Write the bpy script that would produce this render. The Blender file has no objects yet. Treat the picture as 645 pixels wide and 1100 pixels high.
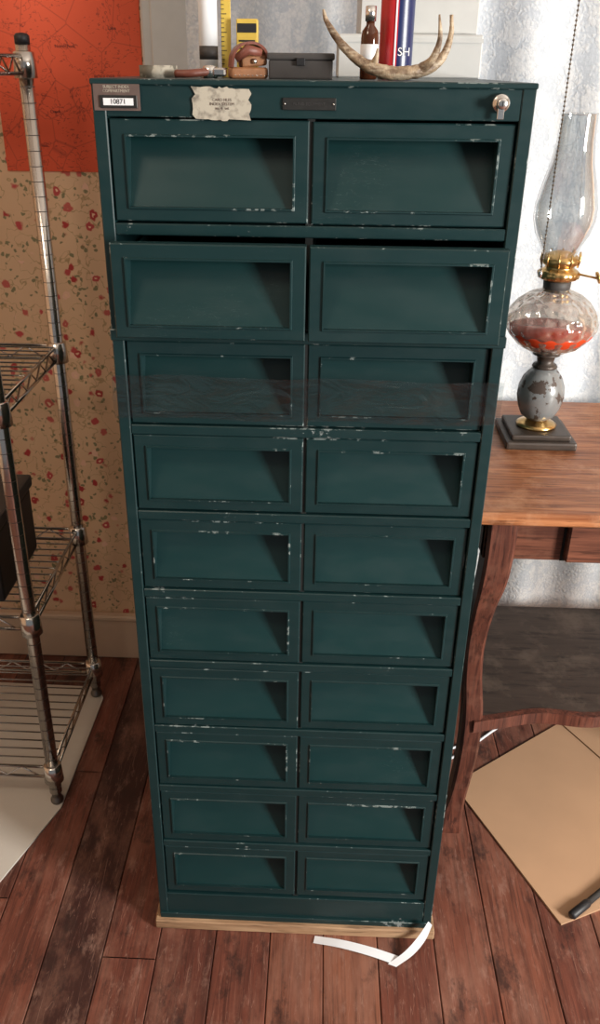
import bpy, bmesh, math, random
from mathutils import Vector, Matrix
random.seed(4)
sc=bpy.context.scene
COL=sc.collection
# ------------------------------------------------------------------ materials
class N:
    def __init__(s,name):
        s.m=bpy.data.materials.new(name); s.m.use_nodes=True
        s.t=s.m.node_tree; s.t.nodes.clear()
        s.out=s.t.nodes.new('ShaderNodeOutputMaterial')
    def n(s,typ,**k):
        nd=s.t.nodes.new('ShaderNode'+typ)
        for a,b in k.items(): setattr(nd,a,b)
        return nd
    def set(s,inp,v):
        if isinstance(v,bpy.types.NodeSocket): s.t.links.new(v,inp)
        elif isinstance(v,bpy.types.Node): s.t.links.new(v.outputs[0],inp)
        else:
            if isinstance(v,tuple) and len(v)==3 and inp.type=='RGBA': v=v+(1,)
            inp.default_value=v
    def pos(s,scale=(1,1,1),rot=(0,0,0)):
        g=s.n('NewGeometry'); mp=s.n('Mapping'); s.set(mp.inputs[0],g.outputs['Position'])
        mp.inputs['Scale'].default_value=scale; mp.inputs['Rotation'].default_value=rot
        return mp.outputs[0]
    def noise(s,vec,scale,detail=4,rough=.55,dist=0):
        nd=s.n('TexNoise'); s.set(nd.inputs['Vector'],vec); nd.inputs['Scale'].default_value=scale
        nd.inputs['Detail'].default_value=detail; nd.inputs['Roughness'].default_value=rough; nd.inputs['Distortion'].default_value=dist
        return nd.outputs[0]
    def voro(s,vec,scale,feature='F1',out=0,rnd=1):
        nd=s.n('TexVoronoi',feature=feature); s.set(nd.inputs['Vector'],vec); nd.inputs['Scale'].default_value=scale
        nd.inputs['Randomness'].default_value=rnd
        return nd.outputs[out]
    def ramp(s,v,stops,interp='LINEAR'):
        r=s.n('ValToRGB'); s.set(r.inputs[0],v); cr=r.color_ramp; cr.interpolation=interp
        while len(cr.elements)<len(stops): cr.elements.new(.5)
        for e,(p,c) in zip(cr.elements,stops):
            e.position=p
            if not isinstance(c,tuple): c=(c,c,c)
            e.color=c+(1,) if len(c)==3 else c
        return r.outputs[0]
    def mix(s,f,a,b,mode='MIX'):
        m=s.n('Mix',data_type='RGBA',blend_type=mode); s.set(m.inputs[0],f); s.set(m.inputs[6],a); s.set(m.inputs[7],b)
        return m.outputs[2]
    def math(s,op,a,b=0.0,c=None):
        m=s.n('Math',operation=op); s.set(m.inputs[0],a); s.set(m.inputs[1],b)
        if c is not None: s.set(m.inputs[2],c)
        return m.outputs[0]
    def bump(s,h,strength=.3,dist=.002):
        b=s.n('Bump'); s.set(b.inputs['Height'],h); b.inputs['Strength'].default_value=strength; b.inputs['Distance'].default_value=dist
        return b.outputs[0]
    def princ(s,col,rough=.5,metal=0,normal=None,spec=.5,trans=0,coat=0,alpha=1):
        p=s.n('BsdfPrincipled'); s.set(p.inputs['Base Color'],col); s.set(p.inputs['Roughness'],rough)
        s.set(p.inputs['Metallic'],metal); s.set(p.inputs['Specular IOR Level'],spec)
        s.set(p.inputs['Transmission Weight'],trans); s.set(p.inputs['Coat Weight'],coat); s.set(p.inputs['Alpha'],alpha)
        if normal is not None: s.set(p.inputs['Normal'],normal)
        return p.outputs[0]
    def end(s,sh):
        s.t.links.new(sh,s.out.inputs[0]); return s.m
def simple(name,col,rough=.5,metal=0,var=.12,scale=30,spec=.5,bump=0):
    k=N(name); p=k.pos()
    n=k.noise(p,scale)
    c=k.mix(n,tuple(x*(1-var) for x in col),tuple(min(1,x*(1+var)) for x in col))
    nm=k.bump(n,bump,.002) if bump else None
    return k.end(k.princ(c,rough,metal,nm,spec))
def thin_glass(name,tint=(.95,.97,1),refl=.9,base=.06,rough=.03,wr=0,blend=.35):
    k=N(name)
    tr=k.n('BsdfTransparent'); k.set(tr.inputs[0],tint)
    gl=k.n('BsdfGlossy'); k.set(gl.inputs['Color'],(1,1,1)); gl.inputs['Roughness'].default_value=rough
    lw=k.n('LayerWeight'); lw.inputs[0].default_value=blend
    if wr:
        n=k.noise(k.pos((1,1,2.2),(0,.5,0)),20,4,.55,1.2); b=k.bump(n,wr,.01); k.set(gl.inputs['Normal'],b)
    f=k.math('MULTIPLY_ADD',lw.outputs['Facing'],refl,base)
    ms=k.n('MixShader'); k.set(ms.inputs[0],f); k.set(ms.inputs[1],tr); k.set(ms.inputs[2],gl)
    return k.end(ms.outputs[0])

def paint(name,wear,chip,lo=(.0050,.0205,.0228),hi=(.0065,.029,.0308),haze=.2,spec=.4):
    k=N(name); p=k.pos()
    big=k.noise(p,5,3)
    base=k.mix(big,lo,hi)
    sm=k.noise(k.pos((1,1,3)),14,5,.6)
    base=k.mix(k.ramp(sm,[(.45,0.),(.85,haze)]),base,(.03,.05,.052))
    fine=k.noise(p,90,6,.65); med=k.noise(p,9,3)
    v=k.math('ADD',k.math('MULTIPLY',fine,.5),k.math('MULTIPLY',med,.5))
    ch=k.ramp(v,[(wear,0.),(wear+.03,1.)])
    col=k.mix(ch,base,chip)
    sn=k.noise(k.pos((1,1,6),(0,.6,0)),40,2,.5,.4); sc2=k.math('ABSOLUTE',k.math('SUBTRACT',sn,.5))
    s1=k.ramp(sc2,[(0.,1.),(.003,0.)]); s1=k.math('MULTIPLY',s1,k.ramp(k.noise(p,7,2),[(.60,0.),(.68,.35)]))
    col=k.mix(s1,col,(.16,.21,.21))
    rough=k.ramp(sm,[(.3,.34),(.8,.48)])
    return k.end(k.princ(col,rough,0,k.bump(ch,-.25,.001),spec))
M_paint=paint('green_enamel',.675,(.20,.20,.20))
M_panel=paint('green_enamel_panel',.71,(.2,.2,.2),(.0042,.0235,.0250),(.0052,.031,.0315),.15,.4)
M_wear=paint('green_enamel_worn_edge',.562,(.17,.205,.20))
M_rail=paint('green_enamel_rail',.615,(.21,.24,.24))
M_dark=simple('dark_interior',(.004,.006,.006),.8)
# floor
k=N('old_floor_boards')
at=k.n('Attribute',attribute_name='plank'); gp=k.n('NewGeometry')
off=k.n('VectorMath',operation='MULTIPLY_ADD'); k.set(off.inputs[0],at.outputs['Color']); off.inputs[1].default_value=(3,9,5); k.set(off.inputs[2],gp.outputs['Position'])
mp=k.n('Mapping'); k.set(mp.inputs[0],off.outputs[0]); mp.inputs['Scale'].default_value=(16,1.3,1)
gr=k.noise(mp.outputs[0],3.2,8,.62,.6)
mp2=k.n('Mapping'); k.set(mp2.inputs[0],off.outputs[0]); mp2.inputs['Scale'].default_value=(60,2.2,1)
gr2=k.noise(mp2.outputs[0],3.2,5,.6,.4)
sep=k.n('SeparateColor'); k.set(sep.inputs[0],at.outputs['Color'])
tone=k.ramp(sep.outputs[0],[(0.,(.030,.012,.011)),(.22,(.095,.030,.021)),(.6,(.185,.058,.037)),(1.,(.28,.106,.062))])
c=k.mix(k.ramp(gr,[(.32,0.),(.66,1.)]),k.mix(.55,tone,(.04,.015,.012)),tone)
c=k.mix(k.ramp(gr2,[(.38,.55),(.52,0.)]),c,(.045,.018,.014))
wornn=k.noise(k.pos((2.2,.9,1)),5,7,.7)
c=k.mix(k.ramp(wornn,[(.47,0.),(.66,.5)]),c,(.30,.145,.10))
w2=k.noise(k.pos((3,1.2,1)),11,6,.7); c=k.mix(k.ramp(w2,[(.56,0.),(.68,.4)]),c,(.34,.20,.155))
sc3=k.noise(k.pos((30,2.2,1),(0,0,.12)),2.2,3,.5,.5); scl=k.ramp(k.math('ABSOLUTE',k.math('SUBTRACT',sc3,.5)),[(0.,.45),(.006,0.)])
c=k.mix(scl,c,(.34,.20,.155))
dirt=k.noise(k.pos((1.5,.8,1)),9,7,.7)
c=k.mix(k.ramp(dirt,[(.36,.8),(.46,0.)]),c,(.03,.015,.013))
M_floor=k.end(k.princ(c,k.ramp(wornn,[(.3,.38),(.7,.6)]),0,k.bump(gr,.3,.002),.4))
# wallpaper
k=N('floral_wallpaper'); p=k.pos((1,0,1))
pv=k.n('VectorMath',operation='MULTIPLY_ADD'); wn=k.n('TexNoise'); k.set(wn.inputs['Vector'],p); wn.inputs['Scale'].default_value=70
k.set(pv.inputs[0],wn.outputs['Color']); pv.inputs[1].default_value=(.016,0,.016); k.set(pv.inputs[2],p)
pw=pv.outputs[0]
base=k.mix(k.noise(p,4,3),(.62,.41,.26),(.74,.54,.36))
base=k.mix(k.ramp(k.noise(k.pos((1,1,.3)),3,4),[(.5,0.),(.8,.35)]),base,(.45,.27,.14))
vine=k.ramp(k.math('ABSOLUTE',k.math('SUBTRACT',k.noise(pw,21,2),.5)),[(0.,.75),(.011,0.)])
c=k.mix(vine,base,(.30,.22,.10))
leafd=k.voro(pw,75); leafm=k.math('MULTIPLY',k.ramp(leafd,[(.24,1.),(.32,0.)]),k.ramp(k.noise(p,26,1),[(.47,0.),(.50,.85)]))
c=k.mix(leafm,c,(.15,.17,.09))
vc=k.n('TexVoronoi'); k.set(vc.inputs['Vector'],pw); vc.inputs['Scale'].default_value=34; fl=vc.outputs[0]
sepc=k.n('SeparateColor'); k.set(sepc.inputs[0],vc.outputs['Color'])
fcol=k.ramp(sepc.outputs[0],[(0.,(.40,.05,.05)),(.4,(.50,.12,.10)),(.6,(.76,.50,.38)),(.75,(.48,.08,.08))],'CONSTANT')
fm=k.math('MULTIPLY',k.ramp(fl,[(.26,1.),(.34,0.)]),k.ramp(sepc.outputs[1],[(.0,0.),(.15,1.)],'CONSTANT'))
c=k.mix(fm,c,fcol)
fm2=k.math('MULTIPLY',k.ramp(fl,[(.08,1.),(.13,0.)]),fm)
c=k.mix(fm2,c,(.80,.55,.38))
M_wallp=k.end(k.princ(c,.8,0,None,.2))
M_plain=simple('plaster_paint',(.55,.48,.38),.8,var=.05,scale=6)
M_trim=simple('cream_trim_paint',(.60,.46,.34),.55,var=.12,scale=12)
M_ceil=simple('ceiling_paint',(.7,.68,.64),.85,var=.04)
M_white=simple('white_gloss_paint',(.50,.51,.50),.5,var=.10)
# curtain
k=N('lace_curtain'); p=k.pos((1,1,1))
f1=k.voro(p,120,'DISTANCE_TO_EDGE'); f2=k.noise(p,24,4,.6,1.); f3=k.noise(p,170,2)
pat=k.ramp(k.math('ADD',f2,k.math('MULTIPLY',f1,.35)),[(.46,0.),(.60,1.)])
c=k.mix(pat,(.66,.69,.72),(.82,.82,.81)); c=k.mix(k.ramp(f3,[(.4,.28),(.6,0.)]),c,(.46,.50,.54))
h=k.math('ADD',k.math('MULTIPLY',pat,.5),k.math('MULTIPLY',f3,.6)); b=k.bump(h,.5,.003)
d=k.n('BsdfDiffuse'); k.set(d.inputs[0],c); k.set(d.inputs['Normal'],b)
tl=k.n('BsdfTranslucent'); k.set(tl.inputs[0],c)
ms=k.n('MixShader'); ms.inputs[0].default_value=.30; k.set(ms.inputs[1],d.outputs[0]); k.set(ms.inputs[2],tl.outputs[0])
M_lace=k.end(ms.outputs[0])
# poster
k=N('red_map_print'); p=k.pos((1,0,1))
c=k.mix(k.noise(p,5,3),(.56,.075,.032),(.66,.11,.05))
l1=k.ramp(k.math('ABSOLUTE',k.math('SUBTRACT',k.noise(p,11,5,.6,.5),.5)),[(0.,.75),(.007,0.)])
l2=k.ramp(k.voro(p,13,'DISTANCE_TO_EDGE'),[(0.,.45),(.018,0.)])
l3=k.math('MULTIPLY',k.ramp(k.noise(k.pos((1,0,2.5)),120,2),[(.60,0.),(.64,.6)]),k.ramp(k.noise(k.pos((1,0,3)),14,1),[(.50,0.),(.52,1.)]))
for l in (l1,l2,l3): c=k.mix(l,c,(.16,.03,.02))
M_poster=k.end(k.princ(c,.7,0,None,.3))
M_ink=simple('dark_ink',(.10,.02,.015),.7)
# wood
def wood(name,a,b,axis,rough=.35,scale=4,fine=1,worn=None):
    s={'x':(1.2,14*fine,14*fine),'y':(14*fine,1.2,14*fine),'z':(14*fine,14*fine,1.2)}[axis]
    k=N(name); n=k.noise(k.pos(s),scale,8,.6,.8); n2=k.noise(k.pos(tuple(v*.3 for v in s)),scale,3); n3=k.noise(k.pos(tuple(v*2.5 for v in s)),scale,3)
    c=k.mix(k.ramp(n,[(.35,0.),(.65,1.)]),a,b); c=k.mix(k.ramp(n2,[(.4,.3),(.6,0.)]),c,tuple(x*.5 for x in a))
    c=k.mix(k.ramp(n3,[(.36,.7),(.46,0.)]),c,tuple(x*.4 for x in a))
    if worn: c=k.mix(k.ramp(k.noise(k.pos(),13,6,.7),[(.50,0.),(.66,.6)]),c,worn)
    return k.end(k.princ(c,rough,0,k.bump(n,.25,.002),.45))
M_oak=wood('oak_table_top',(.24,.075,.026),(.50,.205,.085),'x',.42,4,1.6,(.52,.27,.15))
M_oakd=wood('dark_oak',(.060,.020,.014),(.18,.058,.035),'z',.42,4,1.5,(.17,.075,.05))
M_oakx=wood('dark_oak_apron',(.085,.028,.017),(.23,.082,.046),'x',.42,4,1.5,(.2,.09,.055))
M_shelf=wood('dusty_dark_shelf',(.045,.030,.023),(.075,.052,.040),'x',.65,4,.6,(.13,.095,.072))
M_pine=wood('raw_pine',(.30,.17,.09),(.52,.34,.20),'x',.7)
# metals etc
M_chrome=simple('chrome_wire',(.62,.59,.55),.2,1,var=.1,scale=40)
M_chromeD=simple('chrome_dull',(.20,.19,.18),.4,1,var=.2,scale=30)
M_steel=simple('polished_steel',(.75,.74,.72),.25,1)
M_brass=simple('aged_brass',(.62,.40,.16),.28,1,var=.25,scale=60)
M_black=simple('black_plastic',(.012,.012,.014),.5)
M_card=simple('cardboard',(.46,.275,.16),.8,var=.10,scale=8)
M_cardw=simple('white_board',(.58,.54,.48),.7,var=.07,scale=7)
M_paper=simple('white_paper',(.75,.77,.80),.7,var=.03)
M_plate=simple('bronze_plate',(.05,.05,.048),.4,.7,var=.3,scale=150)
M_tapeb=simple('brown_label_tape',(.11,.075,.065),.6,var=.3,scale=90)
M_red=simple('red_can_paint',(.50,.02,.025),.3); M_navy=simple('navy_can_paint',(.01,.018,.085),.3)
M_yel=simple('yellow_card',(.60,.42,.07),.5,var=.2); M_leath=simple('tan_leather',(.30,.13,.055),.6,var=.35,scale=90,bump=.5)
M_leath2=simple('redbrown_leather',(.17,.05,.032),.5,var=.35,scale=90,bump=.5)
M_gbox=simple('charcoal_box',(.045,.040,.038),.6,var=.25,scale=40); M_brownb=simple('amber_bottle',(.07,.02,.008),.12)
M_lbase=simple('bronze_lamp_base',(.06,.045,.036),.45,.3,var=.4,scale=50)
M_bead=simple('bead_chain_metal',(.16,.13,.10),.35,.9)
k=N('torn_paper'); n=k.noise(k.pos(),85,5); n2=k.noise(k.pos(),30,5); c=k.mix(k.ramp(n,[(.5,0.),(.66,1.)]),(.42,.39,.32),(.20,.18,.15)); c=k.mix(k.ramp(n2,[(.55,0.),(.6,.8)]),c,(.10,.09,.07))
M_torn=k.end(k.princ(c,.8))
k=N('antler_bone'); n=k.noise(k.pos(),60,5,.6); n2=k.noise(k.pos((1,1,4)),45,4)
c=k.mix(k.ramp(n,[(.38,0.),(.62,1.)]),(.12,.07,.04),(.42,.31,.20)); c=k.mix(k.ramp(n2,[(.5,0.),(.65,.7)]),c,(.54,.45,.33))
M_bone=k.end(k.princ(c,.5,0,k.bump(n,.9,.005)))
k=N('flaking_grey_paint'); n=k.noise(k.pos(),38,5,.6); f=k.ramp(n,[(.55,0.),(.57,1.)])
M_flake=k.end(k.princ(k.mix(f,(.25,.26,.26),(.07,.05,.04)),k.ramp(f,[(0.,.25),(1.,.6)]),.25,k.bump(f,-.3,.001)))
M_glass=thin_glass('chimney_glass',(.90,.92,.93),.85,.14,.04,0,.5)
M_tape=thin_glass('clear_tape',(.80,.84,.84),.22,.055,.22,.5)
k=N('embossed_glass'); v=k.voro(k.pos(),70,'SMOOTH_F1'); b=k.bump(v,.8,.008)
gl=k.n('BsdfGlossy'); k.set(gl.inputs[0],(.90,.87,.82)); gl.inputs['Roughness'].default_value=.06; k.set(gl.inputs['Normal'],b)
df=k.n('BsdfDiffuse'); k.set(df.inputs[0],(.50,.46,.40)); k.set(df.inputs['Normal'],b)
m0=k.n('MixShader'); m0.inputs[0].default_value=.35; k.set(m0.inputs[1],gl.outputs[0]); k.set(m0.inputs[2],df.outputs[0])
tr=k.n('BsdfTransparent'); k.set(tr.inputs[0],(.80,.76,.72))
lw=k.n('LayerWeight'); lw.inputs[0].default_value=.5; k.set(lw.inputs['Normal'],b)
ms=k.n('MixShader'); k.set(ms.inputs[0],k.math('MULTIPLY_ADD',lw.outputs['Facing'],.75,.18)); k.set(ms.inputs[1],tr.outputs[0]); k.set(ms.inputs[2],m0.outputs[0])
M_emb=k.end(ms.outputs[0])
M_oil=simple('red_lamp_oil',(.62,.055,.015),.15)
# ------------------------------------------------------------------ mesh builder
class B:
    def __init__(s,name,mats): s.name=name; s.bm=bmesh.new(); s.mats=mats
    def merge(s,b):
        me=bpy.data.meshes.new('t'); b.to_mesh(me); b.free(); s.bm.from_mesh(me); bpy.data.meshes.remove(me)
    def box(s,x0,x1,y0,y1,z0,z1,mat=0,bev=0,bmat=None,M=None,seg=1):
        b=bmesh.new(); bmesh.ops.create_cube(b,size=1)
        for v in b.verts: v.co=Vector(((x0+x1)/2+v.co.x*(x1-x0),(y0+y1)/2+v.co.y*(y1-y0),(z0+z1)/2+v.co.z*(z1-z0)))
        for f in b.faces: f.material_index=mat
        if bev: bmesh.ops.bevel(b,geom=b.edges[:],offset=bev,segments=seg,affect='EDGES',material=-1 if bmat is None else bmat,profile=.6)
        if M is not None: bmesh.ops.transform(b,matrix=M,verts=b.verts)
        s.merge(b)
    def face(s,pts,mat=0):
        f=s.bm.faces.new([s.bm.verts.new(p) for p in pts]); f.material_index=mat; return f
    def prism(s,pts,z0,z1,mat=0,M=None):
        b=bmesh.new(); lo=[b.verts.new((x,y,z0)) for x,y in pts]; hi=[b.verts.new((x,y,z1)) for x,y in pts]; n=len(pts)
        b.faces.new(lo[::-1]); b.faces.new(hi)
        for i in range(n): b.faces.new((lo[i],lo[(i+1)%n],hi[(i+1)%n],hi[i]))
        for f in b.faces: f.material_index=mat
        if M is not None: bmesh.ops.transform(b,matrix=M,verts=b.verts)
        s.merge(b)
    def lathe(s,prof,c,mat=0,seg=32,M=None,flute=None,split=None,cap=True):
        b=bmesh.new(); rings=[]
        for r,z in prof:
            rr=max(r,1e-4); ring=[]
            for i in range(seg):
                a=2*math.pi*i/seg; q=rr*(1+(flute(z,a) if flute else 0))
                ring.append(b.verts.new((q*math.cos(a),q*math.sin(a),z)))
            rings.append(ring)
        for j in range(len(rings)-1):
            for i in range(seg):
                f=b.faces.new((rings[j][i],rings[j][(i+1)%seg],rings[j+1][(i+1)%seg],rings[j+1][i])); f.smooth=True
                f.material_index=split if (split is not None and f.calc_center_median().x>-.001) else mat
        if cap:
            if prof[0][0]>1e-3: b.faces.new(rings[0][::-1]).material_index=mat
            if prof[-1][0]>1e-3: b.faces.new(rings[-1]).material_index=mat
        T=Matrix.Translation(c)
        if M is not None: T=T@M
        bmesh.ops.transform(b,matrix=T,verts=b.verts); s.merge(b)
    def tube(s,pts,rad,mat=0,seg=8,flat=1,cap=True):
        pts=[Vector(p) for p in pts]; n=len(pts)
        if not isinstance(rad,(list,tuple)): rad=[rad]*n
        b=bmesh.new(); rings=[]; ref=None
        for i,p in enumerate(pts):
            t=(pts[min(i+1,n-1)]-pts[max(i-1,0)]).normalized()
            if ref is None: ref=Vector((0,0,1)) if abs(t.z)<.9 else Vector((0,1,0))
            ref=(ref-t*ref.dot(t)).normalized(); w=t.cross(ref)
            rings.append([b.verts.new(p+(ref*math.cos(2*math.pi*k/seg)+w*math.sin(2*math.pi*k/seg)*flat)*rad[i]) for k in range(seg)])
        for j in range(n-1):
            for i in range(seg):
                f=b.faces.new((rings[j][i],rings[j][(i+1)%seg],rings[j+1][(i+1)%seg],rings[j+1][i])); f.smooth=True; f.material_index=mat
        if cap: b.faces.new(rings[0][::-1]).material_index=mat; b.faces.new(rings[-1]).material_index=mat
        s.merge(b)
    def done(s,parent=None):
        bmesh.ops.recalc_face_normals(s.bm,faces=s.bm.faces[:])
        me=bpy.data.meshes.new(s.name); s.bm.to_mesh(me); s.bm.free()
        for m in s.mats: me.materials.append(m)
        o=bpy.data.objects.new(s.name,me); COL.objects.link(o)
        if parent: o.parent=parent
        return o
def spline(pts,n=8):
    P=[Vector(p) for p in pts]; P=[2*P[0]-P[1]]+P+[2*P[-1]-P[-2]]; out=[]
    for i in range(1,len(P)-2):
        for j in range(n):
            t=j/n; a,b,c,d=P[i-1],P[i],P[i+1],P[i+2]
            out.append(.5*((2*b)+(c-a)*t+(2*a-5*b+4*c-d)*t*t+(3*b-a-3*c+d)*t**3))
    out.append(P[-2]); return out
def empty(name):
    o=bpy.data.objects.new(name,None); COL.objects.link(o); return o
def text(name,s,size,loc,mat,parent,rot=(math.pi/2,0,0)):
    cu=bpy.data.curves.new(name,'FONT'); cu.body=s; cu.size=size; cu.align_x='CENTER'; cu.align_y='CENTER'; cu.extrude=.0001
    o=bpy.data.objects.new(name,cu); o.location=loc; o.rotation_euler=rot; cu.materials.append(mat); COL.objects.link(o); o.parent=parent; return o
# ------------------------------------------------------------------ room
YW=.78; XL=-2.2; XR=2.4; ZC=2.5; YF=-2.8
f=B('floor',[M_floor]); cl=f.bm.loops.layers.float_color.new('plank')
x=-.027-.095*23
dark={-4:.05,-3:.5,-5:.6,3:.7,5:.5,0:.85,1:1.0,-1:.6,2:.55,-2:.35,4:.75}
i=-23
while x<XR:
    w=.095+random.uniform(-.004,.004)
    y=YF-random.uniform(0,1.5)
    while y<YW+.02:
        L=random.uniform(2.2,3.6); y0=max(y,YF); y1=min(y+L,YW+.02)
        if y1>y0+.01:
            v=dark.get(i,random.uniform(.25,.95)); r=(v,random.random(),random.random(),1); g=.0007; bv=.0014
            for ps in ([(x+g,y0,-.0012),(x+g+bv,y0+.001,0),(x+g+bv,y1-.001,0),(x+g,y1,-.0012)],
                       [(x+g+bv,y0+.001,0),(x+w-g-bv,y0+.001,0),(x+w-g-bv,y1-.001,0),(x+g+bv,y1-.001,0)],
                       [(x+w-g-bv,y0+.001,0),(x+w-g,y0,-.0012),(x+w-g,y1,-.0012),(x+w-g-bv,y1-.001,0)]):
                fc=f.face(ps)
                for l in fc.loops: l[cl]=r
        y+=L
    x+=w; i+=1
fc=f.face([(XL,YF,-.012),(XR,YF,-.012),(XR,YW,-.012),(XL,YW,-.012)])
for l in fc.loops: l[cl]=(0,.5,.5,1)
fo=f.done()
wx0,wx1,wz0,wz1=-.205,.98,.62,2.0
b=B('wall_back',[M_wallp])
for a in ((XL,wx0,0,ZC),(wx1,XR,0,ZC),(wx0,wx1,0,wz0),(wx0,wx1,wz1,ZC)): b.box(a[0],a[1],YW,YW+.1,a[2],a[3])
b.done()
b=B('wall_left',[M_wallp]); b.box(XL-.1,XL,YF,YW,0,ZC); b.done()
b=B('wall_right',[M_plain]); 
for a in ((-2.8,-2.0,0,ZC),(-1.0,YW,0,ZC),(-2.0,-1.0,0,.7),(-2.0,-1.0,2.1,ZC)): b.box(XR,XR+.1,a[0],a[1],a[2],a[3])
b.done()
b=B('ceiling',[M_ceil]); b.box(XL-.1,XR+.1,YF,YW+.1,ZC,ZC+.1); b.done()
b=B('window_1',[M_white,thin_glass('window_glass',(.95,.97,1),.5,.03)])
y0,y1=YW+.03,YW+.07
b.box(wx0,wx0+.05,y0,y1,wz0,wz1,0,.004); b.box(wx1-.05,wx1,y0,y1,wz0,wz1,0,.004)
b.box(wx0+.05,wx1-.05,y0,y1,wz0,wz0+.06,0,.004); b.box(wx0+.05,wx1-.05,y0,y1,wz1-.05,wz1,0,.004); b.box(wx0+.05,wx1-.05,y0,y1,1.30,1.345,0,.004)
b.box(wx0+.05,wx1-.05,YW+.048,YW+.051,wz0+.06,wz1-.05,1); b.done()
b=B('trim_1',[M_white])
b.box(wx0-.118,wx0,YW-.02,YW,wz0-.08,wz1+.1,0,.004); b.box(wx0-.10,wx0-.03,YW-.026,YW-.02,wz0-.08,wz1+.1,0,.003); b.box(wx1,wx1+.11,YW-.02,YW,wz0-.08,wz1+.1,0,.004)
b.box(wx0,wx1,YW-.02,YW,wz1,wz1+.1,0,.004); b.box(wx0,wx1,YW-.03,YW,wz0-.08,wz0,0,.004); b.done()
b=B('window_2',[M_white]); 
for a in ((-2.0,-1.95,.7,2.1),(-1.05,-1.0,.7,2.1),(-1.95,-1.05,.7,.75),(-1.95,-1.05,2.05,2.1),(-1.95,-1.05,1.38,1.42)): b.box(XR+.02,XR+.06,*a,0,.004)
b.done()
b=B('baseboard_back',[M_trim]); b.box(XL,XR,YW-.018,YW,0,.115,0,.003); b.box(XL,XR,YW-.024,YW,.115,.13,0,.004); b.done()
b=B('baseboard_left',[M_trim]); b.box(XL,XL+.018,YF,YW-.03,0,.13,0,.004); b.done()
# curtain
b=B('lace_curtain',[M_lace,M_bead]); nx,nz=420,40; X0,X1,Z0,Z1=-.235,1.25,.19,2.12
grid=[]
for j in range(nz+1):
    z=Z0+(Z1-Z0)*j/nz; row=[]
    for i in range(nx+1):
        x=X0+(X1-X0)*i/nx
        y=.716+.014*math.sin(x*48+.6*math.sin(x*9)+.25*math.sin(z*4))+.010*math.sin(x*21+1+z*.7)
        row.append(b.bm.verts.new((x,y,z+.006*math.sin(x*52)*(1-j/nz))))
    grid.append(row)
for j in range(nz):
    for i in range(nx):
        b.bm.faces.new((grid[j][i],grid[j][i+1],grid[j+1][i+1],grid[j+1][i])).smooth=True
b.tube([(X0-.05,.716,2.125),(X1+.05,.716,2.125)],.008,1); 
for xx in (X0-.04,X1+.04): b.tube([(xx,.716,2.125),(xx,YW-.021,2.125)],.006,1)
b.done()
# poster
pe=empty('map_poster')
b=B('poster_sheet',[M_poster]); b.box(-.607,-.328,YW-.002,YW,1.163,1.72); b.done(pe)
for (x,z,s,t) in ((-.385,1.205,.009,'RED MAP\nCOUNTY OF\nTHE VALLEY'),(-.40,1.33,.009,'BOULDER'),(-.50,1.27,.008,'Creek'),(-.47,1.38,.008,'North Fork'),(-.54,1.21,.007,'Scale of miles'),(-.38,1.41,.008,'Lake')):
    text('poster_text',t,s,(x,YW-.0025,z),M_ink,pe)
# ------------------------------------------------------------------ cabinet
cab=empty('card_file_cabinet')
P=.123; H0=1.298; HW=.2365; S=.0145; D=.60; zb=.02; zt=1.337
b=B('case',[M_paint,M_wear,M_dark,M_rail])
b.box(-HW,-HW+S,0,D,zb,zt-.004,0,.0012,1); b.box(HW-S,HW,0,D,zb,zt-.004,0,.0012,1)
b.box(-HW-.001,HW+.001,-.002,D,zt-.006,zt,0,.0012,1)
b.box(-HW+S,HW-S,.001,.02,H0+.002,zt-.006,0,.0008,1)
b.box(-HW+S,HW-S,D-.01,D,zb,zt-.006,0)
zl=H0-10*P
b.box(-HW+S,HW-S,.001,.02,zb,zl+.010,0,.001,1)
b.box(-HW+.001,HW-.001,-.003,.01,zb,zb+.012,3,.001,1)
for n in range(1,10):
    z=H0-n*P
    if n==2: b.box(-HW-.001,HW+.001,-.004,.03,z+.001,z+.015,3,.0012,1)
    else: b.box(-HW+S,HW-S,.001,.03,z+.001,z+.014,3,.0012,1)
    b.box(-HW+S,HW-S,.03,D-.01,z+.003,z+.008,2)
b.box(-.004,.004,.006,D-.02,zl,H0+.002,2)
b.done(cab)
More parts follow.
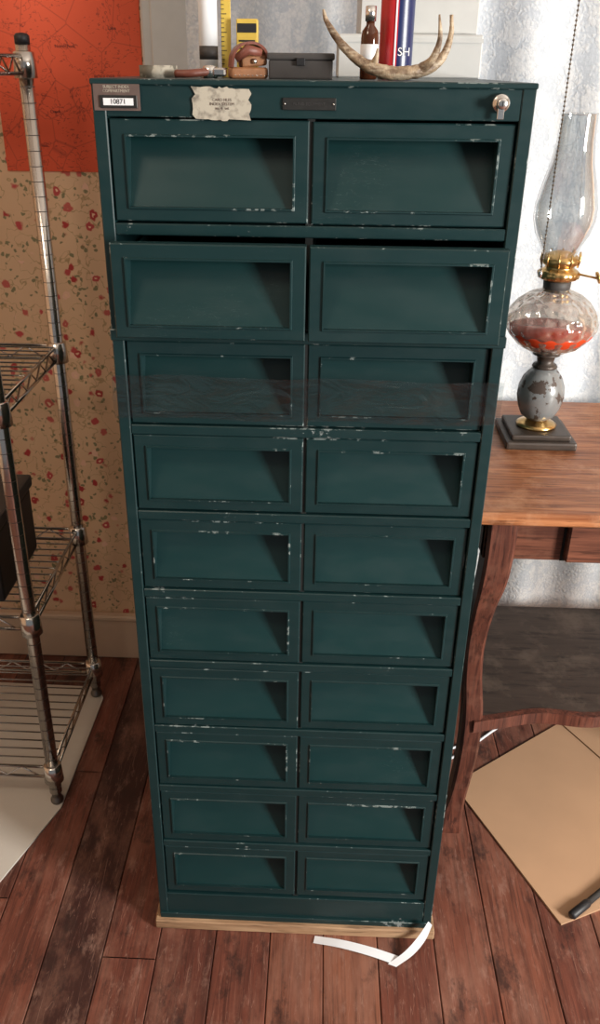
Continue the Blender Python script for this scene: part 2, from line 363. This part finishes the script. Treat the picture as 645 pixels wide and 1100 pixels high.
def drawer(idx,x0,x1,z0,z1,y,out):
    b=B('drawer_%d'%idx,[M_paint,M_wear,M_dark,M_panel])
    ch=.0014; fb=.0175; ft=.0175
    def ring(i,yy): return [(x0+i,yy,z0+i),(x1-i,yy,z0+i),(x1-i,yy,z1-i),(x0+i,yy,z1-i)]
    def band(A,C,m):
        for i in range(4):
            j=(i+1)%4; b.face([A[i],A[j],C[j],C[i]],m)
    r0=ring(0,y+.014); r1=ring(0,y+ch); r2=ring(ch,y); 
    ix0,ix1,iz0,iz1=x0+fb,x1-fb,z0+.0155,z1-ft
    I=[(ix0,y,iz0),(ix1,y,iz0),(ix1,y,iz1),(ix0,y,iz1)]
    band(r0,r1,0); band(r1,r2,1); band(r2,I,0)
    t=.0028; o=.0018
    O1=[(ix0-t,y+.0002,iz0-t),(ix1+t,y+.0002,iz0-t),(ix1+t,y+.0002,iz1+t),(ix0-t,y+.0002,iz1+t)]
    O2=[(p[0],y-o,p[2]) for p in [(ix0-t*.6,0,iz0-t*.6),(ix1+t*.6,0,iz0-t*.6),(ix1+t*.6,0,iz1+t*.6),(ix0-t*.6,0,iz1+t*.6)]]
    O3=[(p[0],y-o,p[2]) for p in I]
    band(O1,O2,1); band(O2,O3,1)
    dp=.029
    K=[(ix0,y+.003,iz0),(ix1,y+.003,iz0),(ix1,y+dp,iz1),(ix0,y+dp,iz1)]
    band(O3,K,0); b.face(K,3)
    yb=y+.03; L=D-.06
    for (a,c) in ((x0+.003,x0+.005),(x1-.005,x1-.003)): b.box(a,c,y+.012,yb+L-.06 if not out else yb+L-.04,z0+.006,z1-.022,0)
    b.box(x0+.005,x1-.005,y+.03,yb+L-.07,z0+.006,z0+.008,0)
    b.box(x0+.002,x1-.002,y+.0305,y+.032,z0+.003,z1-.003,0)
    return b.done(cab)
idx=1
for n in range(10):
    z1=H0-n*P; z0=z1-.1075
    y=-.044 if n==1 else .003+random.uniform(-.0008,.0008)
    for sx in (0,1):
        xa,xb=(-.2205,-.0018) if sx==0 else (.0018,.2205)
        e=random.uniform(-.0006,.0006)
        drawer(idx,xa,xb,z0+.0005+e,z1-.0005+e,y+(.001*sx),n==1); idx+=1
b=B('label_holder',[M_tapeb,M_plate,M_paper]); b.box(-.234,-.184,-.0016,-.0002,1.306,1.3325,0); 
b.box(-.2275,-.187,-.003,-.0016,1.3085,1.321,1,.0005); b.box(-.2235,-.191,-.0034,-.003,1.3112,1.3182,2); 
o=b.done(cab)
text('label_number','10871',.0070,(-.2075,-.0036,1.3147),M_black,cab)
text('label_line','SUBJECT INDEX\nCOMPARTMENT',.0040,(-.209,-.0018,1.327),M_torn,cab)
b=B('torn_label',[M_torn]); cx,cz=-.096,1.3135; pts=[]
for i in range(40):
    a=2*math.pi*i/40; r=1/max(abs(math.cos(a))/.032,abs(math.sin(a))/.0165); r*=random.uniform(.88,1.03); pts.append((r*math.cos(a),r*math.sin(a)))
b.prism(pts,.0004,.0009,0,Matrix.Translation((cx,0,cz))@Matrix.Rotation(math.pi/2,4,'X')); b.done(cab)
text('torn_label_text','CARD FILES\nINDEX SYSTEM\nno. 4  set',.0040,(cx,-.0011,cz),M_tapeb,cab)
b=B('maker_plate',[M_plate,M_steel]); b.box(-.031,.026,-.001,.0012,1.3085,1.3205,0,.0005)
for xx in (-.0285,.0235): b.lathe([(.0012,0),(.0008,.0012),(0,.0014)],(xx,-.001,1.3145),1,10,Matrix.Rotation(math.pi/2,4,'X'))
b.done(cab); text('plate_text','FILING  EQUIPMENT',.0038,(-.0025,-.0013,1.3145),M_chromeD,cab)
b=B('lock',[M_steel,M_black]); R=Matrix.Rotation(math.pi/2,4,'X')
b.lathe([(.0085,-.001),(.0095,0),(.0095,.004),(.0085,.006),(.0055,.0065),(.0055,.014),(.0045,.015),(0,.015)],(.2,.001,1.3175),0,28,R)
b.box(.1995,.2005,-.0145,-.0138,1.315,1.320,1)
b.box(.1965,.2035,-.0075,-.0065,1.302,1.313,0,.0005); b.done(cab)
b=B('clear_tape_strip',[M_tape]); nx=60
za,zc=1.0105,.955; g=[]
for j in range(5):
    row=[]
    for i in range(nx+1):
        x=-.240+.481*i/nx; z=za+(zc-za)*j/4+.0015*math.sin(x*30)
        y=-.0052+(.0012*math.sin(x*70+j)+.0008*math.sin(x*131+j*2))
        row.append(b.bm.verts.new((x,y,z)))
    g.append(row)
for j in range(4):
    for i in range(nx): b.bm.faces.new((g[j][i],g[j][i+1],g[j+1][i+1],g[j+1][i])).smooth=True
b.done(cab)
b=B('plinth_board',[M_pine]); b.box(-.244,.243,-.010,.61,0,.02,0,.002); b.done()
# ------------------------------------------------------------------ wire rack
rack=empty('wire_shelving_rack')
RX0,RX1,RY0,RY1=-1.40,-.497,.272,.612
b=B('posts',[M_chrome,M_chromeD,M_black])
for px in (RX0,RX1):
    for py in (RY0,RY1):
        b.lathe([(.012,.0037),(.013,.006),(.013,.012),(.0095,.016),(.0095,.03),(.0125,.031)],(px,py,0),1,24)
        b.lathe([(.0125,.031),(.0125,1.38)],(px,py,0),0,24)
        b.lathe([(.0127,1.38),(.0127,1.392),(.009,1.396),(0,1.397)],(px,py,0),2,24)
        z=.045
        while z<1.37:
            b.lathe([(.01257,z),(.01257,z+.0013)],(px,py,0),1,24,cap=False); z+=.0254
b.done(rack)
def shelf(i,z):
    b=B('shelf_%d'%i,[M_chrome,M_chromeD]); zl=z-.026
    for zz in (z,zl):
        for yy in (RY0,RY1): b.tube([(RX0+.02,yy,zz),(RX1-.02,yy,zz)],.0032,0,8)
        for xx in (RX0,RX1): b.tube([(xx,RY0+.02,zz),(xx,RY1-.02,zz)],.0032,0,8)
    for yy in (RY0,RY1):
        n=26; pts=[(RX0+.03+(RX1-RX0-.06)*i/n,yy,z-.002 if i%2 else zl+.002) for i in range(n+1)]; b.tube(pts,.002,0,6)
    for xx in (RX0,RX1):
        n=10; pts=[(xx,RY0+.03+(RY1-RY0-.06)*i/n,z-.002 if i%2 else zl+.002) for i in range(n+1)]; b.tube(pts,.002,0,6)
    y=RY0+.024
    while y<RY1-.01:
        b.tube([(RX0,y,z+.002),(RX1,y,z+.002)],.0017,0,6); y+=.0245
    for xx in (RX0+.22,RX0+.45,RX0+.68): b.tube([(xx,RY0,z-.003),(xx,RY1,z-.003)],.0028,0,8)
    for px in (RX0,RX1):
        for py in (RY0,RY1): b.lathe([(.0128,-.034),(.0195,-.033),(.0175,.006),(.0128,.008)],(px,py,z),0,20)
    b.done(rack)
for i,z in enumerate((1.362,.862,.455,.095)): shelf(i+1,z)
b=B('black_storage_case',[M_black,M_gbox]); b.box(-.80,-.555,.31,.52,.4592,.60,0,.008,None,None,2); b.box(-.805,-.55,.305,.525,.60,.625,1,.006,None,None,2); b.box(-.71,-.65,.300,.306,.58,.61,1,.002); b.done()
# ------------------------------------------------------------------ table
T=empty('oak_side_table')
TX0,TX1,TY0,TY1=.262,1.02,.160,.672
b=B('table_top',[M_oak]); b.box(TX0,TX1,TY0,TY1,.728,.75,0,.006,None,None,3); b.done(T)
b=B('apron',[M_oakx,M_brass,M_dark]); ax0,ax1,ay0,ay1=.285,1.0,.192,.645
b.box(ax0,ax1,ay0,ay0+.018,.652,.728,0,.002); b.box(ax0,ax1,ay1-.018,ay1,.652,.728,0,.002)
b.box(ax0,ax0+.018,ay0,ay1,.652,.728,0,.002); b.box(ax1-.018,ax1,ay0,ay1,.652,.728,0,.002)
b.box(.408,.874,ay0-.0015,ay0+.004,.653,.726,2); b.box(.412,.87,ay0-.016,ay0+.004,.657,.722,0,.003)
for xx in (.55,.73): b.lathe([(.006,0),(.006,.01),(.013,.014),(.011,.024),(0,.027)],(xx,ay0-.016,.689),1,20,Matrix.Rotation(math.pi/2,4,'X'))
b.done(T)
def leg(b,lx,sx,fy,sgn):
    prof=[(.728,0,-.040,.048,.05),(.66,0,-.040,.046,.050),(.60,-.002,-.034,.044,.048),(.54,-.006,-.018,.037,.042),(.46,-.008,.000,.033,.038),(.38,-.004,.008,.033,.038),(.30,.004,.004,.036,.040),(.22,.004,-.004,.036,.040),(.15,.0,-.004,.034,.036),(.09,-.004,.002,.034,.034),(.04,-.010,.006,.042,.040),(.012,-.014,.004,.052,.048),(0,-.014,.004,.052,.048)]
    P3=spline([(z,o,q) for z,o,q,_,_ in prof],4); W=spline([(w,d,0) for *_,w,d in prof],4)
    bm=bmesh.new(); rings=[]
    for p,w in zip(P3,W):
        cx=lx+sx*p.y; cy=fy+sgn*p.z
        hw,hd=w.x/2,w.y/2; c=.005
        pts=[(-hw+c,-hd),(hw-c,-hd),(hw,-hd+c),(hw,hd-c),(hw-c,hd),(-hw+c,hd),(-hw,hd-c),(-hw,-hd+c)]
        rings.append([bm.verts.new((cx+a,cy+q,max(p.x,0))) for a,q in pts])
    for j in range(len(rings)-1):
        for i in range(8): bm.faces.new((rings[j][i],rings[j][(i+1)%8],rings[j+1][(i+1)%8],rings[j+1][i]))
    bm.faces.new(rings[0]); bm.faces.new(rings[-1]); b.merge(bm)
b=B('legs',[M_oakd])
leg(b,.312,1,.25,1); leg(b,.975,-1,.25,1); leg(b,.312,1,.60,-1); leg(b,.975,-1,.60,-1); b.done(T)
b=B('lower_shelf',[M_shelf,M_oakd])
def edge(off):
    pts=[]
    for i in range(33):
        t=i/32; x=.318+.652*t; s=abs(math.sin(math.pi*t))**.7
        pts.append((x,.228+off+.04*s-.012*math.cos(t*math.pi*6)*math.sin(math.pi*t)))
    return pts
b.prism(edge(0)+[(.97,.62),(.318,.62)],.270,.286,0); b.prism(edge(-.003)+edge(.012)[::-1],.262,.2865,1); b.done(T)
# ------------------------------------------------------------------ oil lamp
LX,LY=.413,.47
lamp=empty('oil_lamp')
b=B('lamp_base',[M_lbase,M_brass,M_flake])
b.box(LX-.062,LX+.062,LY-.062,LY+.062,.7505,.765,0,.004,None,None,2); b.box(LX-.052,LX+.052,LY-.052,LY+.052,.765,.775,0,.003,None,None,2)
b.lathe([(.034,.775),(.036,.779),(.030,.783),(.020,.787),(.018,.79)],(LX,LY,0),1,36)
b.lathe([(.018,.788),(.030,.797),(.037,.812),(.041,.832),(.040,.85),(.034,.866),(.026,.876),(.020,.884)],(LX,LY,0),2,40)
b.lathe([(.018,.882),(.022,.886),(.020,.890),(.014,.893),(.016,.905),(.024,.908),(.022,.911),(.012,.912)],(LX,LY,0),0,32)
b.done(lamp)
b=B('glass_font',[M_emb])
b.lathe([(.012,.911),(.030,.914),(.052,.925),(.068,.942),(.076,.956),(.077,.968),(.072,.984),(.060,1.000),(.044,1.012),(.026,1.019),(.022,1.022)],(LX,LY,0),0,96,None,lambda z,a:.015*math.cos(a*16),cap=False)
b.done(lamp)
b=B('lamp_oil',[M_oil]); b.lathe([(.010,.916),(.044,.922),(.062,.935),(.0715,.946),(.0725,.953),(0,.9531)],(LX,LY,0),0,48); b.done(lamp)
b=B('burner',[M_brass,M_gbox,M_chromeD])
b.lathe([(.022,1.018),(.023,1.034),(.020,1.036)],(LX,LY,0),1,32)
b.lathe([(.019,1.034),(.032,1.040),(.034,1.048),(.030,1.053),(.024,1.056),(.024,1.06),(.031,1.064),(.032,1.071),(.026,1.077),(.012,1.083),(.006,1.084)],(LX,LY,0),0,48,None,lambda z,a:.05*math.cos(a*16) if 1.038<z<1.05 else 0)
for i in range(10):
    a=2*math.pi*i/10; c,s_=math.cos(a),math.sin(a)
    b.tube([(LX+.030*c,LY+.030*s_,1.06),(LX+.033*c,LY+.033*s_,1.070),(LX+.031*c,LY+.031*s_,1.082)],.0016,0,6)
b.tube([(LX+.02,LY-.01,1.05),(LX+.055,LY-.03,1.046)],.0018,0,8); b.lathe([(.002,0),(.010,.001),(.010,.004),(.002,.005)],(LX+.055,LY-.03,1.046),0,18,Matrix.Rotation(1.2,4,'Y'))
b.done(lamp)
b=B('chimney',[M_glass]); b.lathe([(.0275,1.068),(.028,1.08),(.032,1.09),(.044,1.112),(.050,1.135),(.0495,1.155),(.042,1.19),(.034,1.22),(.0295,1.25),(.028,1.29)],(LX-.004,LY,0),0,56,cap=False); b.done(lamp)
b=B('chimney_rim',[M_glass]); b.tube([(LX-.004+.028*math.cos(2*math.pi*i/36),LY+.028*math.sin(2*math.pi*i/36),1.29) for i in range(37)],.0014,0,6); b.done(lamp)
# pull chain
b=B('bead_pull_chain',[M_bead,M_steel]); z=1.06; cx,cy=.372,.425
b.tube([(cx,cy,1.06),(cx,cy,ZC)],.0006,0,6)
while z<ZC-.02:
    b.lathe([(0,-.0019),(.0014,-.0013),(.0019,0),(.0014,.0013),(0,.0019)],(cx,cy,z),0,8); z+=.0062
b.lathe([(.002,0),(.012,.002),(.012,.01),(0,.012)],(cx,cy,ZC-.012),1,16)
b.lathe([(0,-.012),(.003,-.01),(.0035,-.003),(.0015,0)],(cx,cy,1.06),1,12); b.done()
# ------------------------------------------------------------------ things on the cabinet
ZT=zt
b=B('antler',[M_bone]); Y=.085
pts=spline([(.0095,Y+.01,1.407),(.0145,Y+.008,1.394),(.033,Y,1.371),(.058,Y-.006,1.353),(.084,Y-.01,1.3450),(.110,Y-.008,1.3455),(.133,Y,1.351),(.147,Y+.006,1.364),(.1535,Y+.01,1.384),(.1525,Y+.012,1.403)],8)
n=len(pts); rad=[]
for i in range(n):
    t=i/(n-1); rad.append((.0014+.0058*min(1,t*2.6)*(1 if t<.60 else max(.12,1-(t-.60)/.40)))*random.uniform(.93,1.07))
b.tube(pts,rad,0,14)
p2=spline([(.118,Y-.004,1.347),(.132,Y-.012,1.358),(.1385,Y-.016,1.378),(.136,Y-.016,1.402)],6); b.tube(p2,[(.0064-.0054*i/(len(p2)-1))*random.uniform(.95,1.05) for i in range(len(p2))],0,12)
p3=spline([(.066,Y-.006,1.351),(.070,Y-.012,1.360),(.071,Y-.013,1.369)],5); b.tube(p3,[.005-.004*i/(len(p3)-1) for i in range(len(p3))],0,10)
b.done()
b=B('spray_can',[M_red,M_navy,M_steel,M_paper]); c=(.100,.20,ZT)
b.lathe([(.020,0),(.0215,.001),(.0215,.004),(.0205,.005)],c,2,40); b.lathe([(.0207,.004),(.0207,.13)],c,0,64,split=1,cap=False)
b.lathe([(.0212,.13),(.021,.133),(.016,.143),(.010,.147),(.010,.15),(.017,.151),(.017,.175),(0,.177)],c,3,36)
b.box(.0965,.0985,.20-.0212,.20-.0200,ZT+.006,ZT+.125,3); o=b.done()
text('can_lettering','SH',.013,(.1085,.20-.0213,ZT+.030),M_paper,o)
b=B('amber_bottle',[M_brownb,M_paper,M_steel]); c=(.066,.17,ZT); b.lathe([(.009,0),(.0105,.001),(.0105,.045),(.0095,.052),(.005,.058),(.005,.064)],c,0,28); b.lathe([(.0108,.012),(.0108,.038)],c,1,28); b.lathe([(.0065,.062),(.0065,.078),(0,.079)],c,2,20); b.done()
b=B('charcoal_trinket_box',[M_gbox,M_black]); b.box(-.052,.022,.10,.17,ZT,ZT+.020,0,.002,None,None,2); b.box(-.054,.024,.098,.172,ZT+.020,ZT+.027,0,.002,None,None,2); b.box(-.020,-.010,.096,.0985,ZT+.014,ZT+.022,1,.0006); b.done()
b=B('leather_tool_sheath',[M_leath,M_leath2,M_steel])
cM=Matrix.Translation((-.075,.112,ZT))@Matrix.Rotation(.25,4,'Z')
b.box(-.024,.020,-.013,.013,.0,.012,0,.004,None,cM,3)
b.box(-.010,.021,-.011,.012,.012,.024,0,.004,None,cM@Matrix.Rotation(-.10,4,'Y'),3)
fl=spline([(-.0235,0,.012),(-.021,0,.026),(-.011,0,.036),(.004,0,.038),(.016,0,.032),(.021,0,.022)],5)
for k2 in range(len(fl)-1):
    a,c2=fl[k2],fl[k2+1]; t=.0028
    A=[cM@Vector((a.x,-.014,a.z)),cM@Vector((c2.x,-.014,c2.z)),cM@Vector((c2.x,.013,c2.z)),cM@Vector((a.x,.013,a.z))]
    nrm=Vector((-(c2.z-a.z),0,c2.x-a.x)).normalized()*t
    A2=[q-Vector((nrm.x,0,nrm.z)) for q in A]
    b.face(A,1); b.face(A2[::-1],1); b.face([A[0],A2[0],A2[1],A[1]],1); b.face([A[3],A[2],A2[2],A2[3]],1)
b.tube([cM@Vector((-.018,-.012,.020)),cM@Vector((-.004,-.013,.030)),cM@Vector((.012,-.013,.027))],[.004,.006,.004],1,10)
b.lathe([(.0028,0),(.0028,.0016),(0,.0025)],cM@Vector((.004,-.0125,.018)),2,12,R)
for q in range(8): b.tube([cM@Vector((-.020+q*.005,-.0134,.0035)),cM@Vector((-.0175+q*.005,-.0134,.0035))],.0004,2,5)
b.done()
b=B('yellow_film_box',[M_yel,M_black]); b.box(-.098,-.072,.20,.225,ZT,ZT+.065,0,.001); b.box(-.097,-.073,.1992,.2002,ZT+.050,ZT+.060,1); b.box(-.095,-.075,.1992,.2002,ZT+.040,ZT+.042,1); b.box(-.095,-.078,.1992,.2002,ZT+.036,ZT+.0375,1); b.box(-.095,-.076,.1992,.2002,ZT+.032,ZT+.0335,1); o=b.done()
b=B('yellow_rule',[M_yel,M_black]); b.box(-.118,-.106,.21,.214,ZT,ZT+.18,0,.0005)
for i in range(34): b.box(-.118,-.118+(.007 if i%4==0 else .004),.2095,.2101,ZT+.01+i*.005,ZT+.0108+i*.005,1)
b.done()
b=B('white_glue_bottle',[M_paper,M_cardw,M_gbox]); b.lathe([(.010,0),(.0115,.001),(.0115,.085),(.009,.095),(.005,.099),(.005,.11),(.002,.12),(0,.121)],(-.133,.20,ZT),0,28); b.lathe([(.0117,.02),(.0117,.035)],(-.133,.20,ZT),2,28); b.done()
b=B('slip_joint_pliers',[M_steel,M_brass,M_leath2]); 
b.tube(spline([(-.158,.085,ZT+.0045),(-.140,.082,ZT+.005),(-.124,.092,ZT+.0065),(-.110,.104,ZT+.007)],5),.0042,2,10)
b.tube(spline([(-.155,.115,ZT+.0045),(-.140,.112,ZT+.005),(-.124,.102,ZT+.0065),(-.110,.094,ZT+.007)],5),.0042,1,10); b.lathe([(.008,0),(.008,.012),(.004,.0135),(0,.0135)],(-.120,.098,ZT),0,18)
b.box(-.116,-.101,.089,.0975,ZT+.002,ZT+.011,0,.002); b.box(-.116,-.101,.0985,.107,ZT+.002,ZT+.011,0,.002); b.done()
b=B('masking_tape_roll',[M_torn,M_card]); b.lathe([(.012,0),(.022,0),(.022,.013),(.012,.013),(.012,0.0005)],(-.182,.11,ZT),0,36); b.done()
b=B('white_carton',[M_white]); b.box(.030,.232,.36,.56,ZT,ZT+.055,0,.002); b.box(.060,.226,.38,.55,ZT+.055,ZT+.20,0,.002); b.box(.030,.232,.358,.361,ZT+.045,ZT+.050,0); b.done()
# ------------------------------------------------------------------ floor items
b=B('cardboard_sheet',[M_card]); b.prism([(.325,.36),(.472,.03),(.93,.235),(.62,.585)],0.0002,.004,0)
b.prism([(.60,.56),(.66,.45),(.95,.56),(.9,.66)],.004,.007,0); b.done()
b=B('white_foam_board',[M_cardw]); b.prism([(-1.5,.04),(-.552,.062),(-.485,.255),(-.478,.60),(-.50,.64),(-1.5,.66)],0.0002,.0035,0); b.done()
b=B('paper_strip',[M_paper])
def ribbon(P0,P1,n=10):
    A=spline(P0,n); C=spline(P1,n)
    for i in range(len(A)-1):
        b.face([A[i],A[i+1],C[i+1],C[i]]).smooth=True
ribbon([(.033,-.027,.002),(.08,-.038,.007),(.13,-.050,.006),(.176,-.062,.0012)],[(.036,-.013,.002),(.083,-.023,.008),(.134,-.034,.007),(.178,-.044,.0015)])
ribbon([(.160,-.060,.0015),(.190,-.041,.010),(.213,-.024,.027),(.229,-.0135,.052)],[(.174,-.065,.0015),(.204,-.046,.009),(.225,-.027,.022),(.236,-.0135,.043)])
b.done()
b=B('rubber_tipped_rod',[M_black,M_gbox]); b.tube([(.490,.040,.012),(.493,.0425,.0125),(.525,.068,.0125),(.53,.072,.0125)],[.005,.008,.008,.006],0,18); b.tube([(.528,.0705,.0125),(.80,.29,.0125)],.006,1,14); b.done()
b=B('power_cord',[M_paper]); b.tube(spline([(.30,.42,.003),(.36,.46,.003),(.44,.535,.003),(.52,.60,.003),(.62,.66,.003),(.8,.70,.003)],6),.0028,0,8); b.tube(spline([(.30,.45,.003),(.38,.50,.003),(.46,.60,.003),(.56,.68,.003)],6),.0028,0,8); b.done()
# ------------------------------------------------------------------ lights
def area(name,loc,tgt,sx,sy,pw,col):
    l=bpy.data.lights.new(name,'AREA'); l.shape='RECTANGLE'; l.size=sx; l.size_y=sy; l.energy=pw; l.color=col
    o=bpy.data.objects.new(name,l); o.location=loc; o.rotation_euler=(Vector(tgt)-Vector(loc)).to_track_quat('-Z','Y').to_euler(); COL.objects.link(o)
area('window_daylight',(2.3,-1.4,1.30),(0,0,.7),.5,.7,135,(1,.97,.92))
area('ceiling_lamp_light',(-.9,-.9,2.42),(-.6,.6,.6),.5,.5,13,(1,.82,.64))
area('outdoor_daylight',(.4,1.8,1.6),(.4,.7,1.2),1.2,1.4,12,(.92,.96,1))
w=bpy.data.worlds.new('World'); sc.world=w; w.use_nodes=True
bg=w.node_tree.nodes['Background']; bg.inputs[0].default_value=(.90,.94,1,1); bg.inputs[1].default_value=.24
# ------------------------------------------------------------------ camera
th,rho,psi=[math.radians(a) for a in (27.168,.6236,-2.0717)]
fw=Vector((math.sin(psi)*math.cos(th),math.cos(psi)*math.cos(th),-math.sin(th)))
r0=Vector((math.cos(psi),-math.sin(psi),0)); u0=r0.cross(fw)
r=r0*math.cos(rho)+u0*math.sin(rho); u=u0*math.cos(rho)-r0*math.sin(rho)
cd=bpy.data.cameras.new('camera'); cd.lens=930/1100*36; cd.sensor_width=36; cd.sensor_fit='AUTO'; cd.shift_x=(322.5-308.07)/1100; cd.clip_start=.02
co=bpy.data.objects.new('camera',cd); COL.objects.link(co)
Mx=Matrix.Identity(4)
for i in range(3): Mx[i][0]=r[i]; Mx[i][1]=u[i]; Mx[i][2]=-fw[i]
Mx[0][3],Mx[1][3],Mx[2][3]=.0149,-1.0208,1.3489
co.matrix_world=Mx; sc.camera=co
sc.view_settings.view_transform='Standard'; sc.view_settings.look='None'; sc.view_settings.exposure=0
